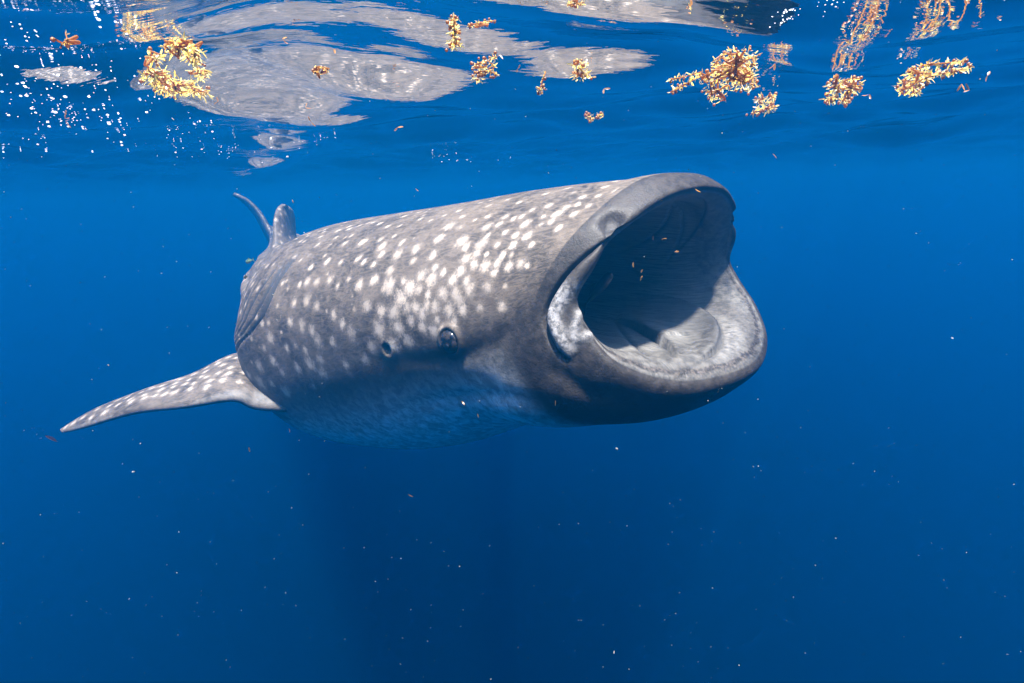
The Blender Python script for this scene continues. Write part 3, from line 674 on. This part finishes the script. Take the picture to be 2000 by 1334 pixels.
# ------------------------------------------------------------------ small fish and the remora in the mouth
def fish_material(name, c1, c2):
    t = NT(name); c = t.mix(t.ramp(t.noise(40, 3, .6, t.obj()), .4, .6), c1, c2); return t.done(t.principled(c, .35))
def fish(name, label, cat, pos, fwd, length, deep, wide, mat, taper=2.0):
    e = empty(name, tuple(pos), label, cat); f = np.array(fwd, float); f /= np.linalg.norm(f); u = np.array([0, 0, 1.0]); u = u-f*(u@f); u /= np.linalg.norm(u); w = np.cross(f, u)
    n, k = 18, 14; V = []
    for i in range(n):
        t = i/(n-1); prof = (math.sin(math.pi*min(t*1.02, 1)**.62)**.8)*(1-.35*t)+.03
        for q in range(k):
            a = q*2*math.pi/k; V.append(f*length*(.5-t)+u*deep*prof*math.sin(a)+w*wide*prof*math.cos(a))
    Fc = [(i*k+q, i*k+(q+1) % k, (i+1)*k+(q+1) % k, (i+1)*k+q) for i in range(n-1) for q in range(k)]
    Fc += [tuple(range(k)), tuple(range((n-1)*k, n*k))]
    mesh_obj('body', V, Fc, [mat], e)
    def fn(name, pts):
        P = [f*length*a+u*length*b for a, b in pts]; m = len(P); th = w*wide*.08
        mesh_obj(name, [p+th for p in P]+[p-th for p in P], [tuple(range(m)), tuple(range(2*m-1, m-1, -1))]+[(i, m+i, m+(i+1) % m, (i+1) % m) for i in range(m)], [mat], e, False)
    r = deep/length
    fn('tail_fin', [(-.46, .03), (-.66, r*1.1), (-.58, 0), (-.66, -r*1.1), (-.46, -.03)]); fn('dorsal_fin', [(.12, r*.8), (-.05, r*1.5), (-.3, r*.45), (-.1, r*.6)])
    return e
fish('small_fish', 'tiny greenish fish swimming in open water beside the shark\'s back', 'fish', at_dist(487, 510, 2.6), (-.9, .1, -.25), .042, .011, .006, fish_material('fish_green', (.05, .10, .06), (.12, .16, .08)))
pr = at_dist(1168, 565, 1.66)
fish('remora', 'slender black fish riding inside the shark\'s open mouth', 'fish', pr, at_dist(1197, 530, 1.60)-at_dist(1140, 600, 1.74), .17, .020, .017, fish_material('remora_black', (.006, .006, .007), (.012, .012, .014)))

# ------------------------------------------------------------------ sun glints modelled as white beads, bubbles, suspended particles
def white_material():
    t = NT('glint_bubble_white'); d = t.n('BsdfDiffuse'); d.inputs[0].default_value = (.95, .97, 1, 1); tr = t.n('BsdfTranslucent'); tr.inputs[0].default_value = (.95, .97, 1, 1)
    mx = t.n('MixShader'); mx.inputs[0].default_value = .6; t.t.links.new(d.outputs[0], mx.inputs[1]); t.t.links.new(tr.outputs[0], mx.inputs[2]); return t.done(mx.outputs[0])
glint_bub = MB(); rb = np.random.default_rng(5)
def bubbles(n, x, y, sx, sy, tilt, r0, r1):  # white beads stand in for sun glints, mixed with real bubbles
    for _ in range(n*5//10):
        a, b = rb.normal(0, 1), rb.normal(0, 1); px, py = x+a*sx, y+b*sy+a*sx*tilt
        if not (-40 < px < 2040 and -20 < py < 345): continue
        p = surf(px, py, .003, False); m = np.linalg.norm(p-CP)/F; glint_bub.ball(p, .78*m*r0*(r1/r0)**(rb.uniform()**2.5), .55)
bubbles(26, 90, 100, 60, 26, .2, 1.2, 4.5); bubbles(22, 240, 60, 40, 28, .9, 1.2, 4); bubbles(70, 215, 180, 90, 34, .25, .9, 3.4); bubbles(110, 140, 222, 110, 14, .12, .9, 3.4)
bubbles(90, 300, 260, 130, 24, .1, .8, 2.6); bubbles(40, 60, 285, 60, 16, 0, .8, 2.2); bubbles(34, 430, 300, 50, 14, .2, .7, 2.0); bubbles(60, 885, 308, 36, 4, 0, .8, 2.2)
bubbles(26, 1540, 38, 18, 3, -.35, 1.2, 3.6); bubbles(18, 610, 275, 26, 6, -.25, .8, 2.2); bubbles(10, 185, 10, 25, 10, .3, 1.5, 4.5); bubbles(14, 1620, 15, 30, 8, -.2, .9, 2.0)
o = mesh_obj('sunglints_and_bubbles', glint_bub.v, glint_bub.f, [white_material()]); tag(o, 'sprinkle of white beads standing for sun glints and air bubbles caught under the rippled surface', 'bubbles', None, 'stuff')
sn = MB(); rs = np.random.default_rng(11)
for _ in range(4200):
    d = .35+3.2*rs.uniform()**1.3; p = at_dist(rs.uniform(-300, 2300), rs.uniform(-50, 1450), d)
    if p[2] > -.06: continue
    r = .00028*rs.lognormal(0, .55)*(.6+.6*d); b = len(sn.v); ax = rs.normal(0, 1, (3, 3)); ax /= np.linalg.norm(ax, axis=1)[:, None]
    for q in range(3): sn.v += [p+ax[q]*r*rs.uniform(.5, 1.5), p-ax[q]*r*rs.uniform(.5, 1.5)]
    for i in (0, 1):
        for j in (2, 3):
            for k in (4, 5): sn.f.append((b+i, b+j, b+k))
t = NT('particle'); pm_ = t.done(t.principled((.14, .15, .14), .6))
o = mesh_obj('marine_snow', sn.v, sn.f, [pm_], None, False); tag(o, 'fine pale specks of plankton suspended all through the water', 'plankton', None, 'stuff')
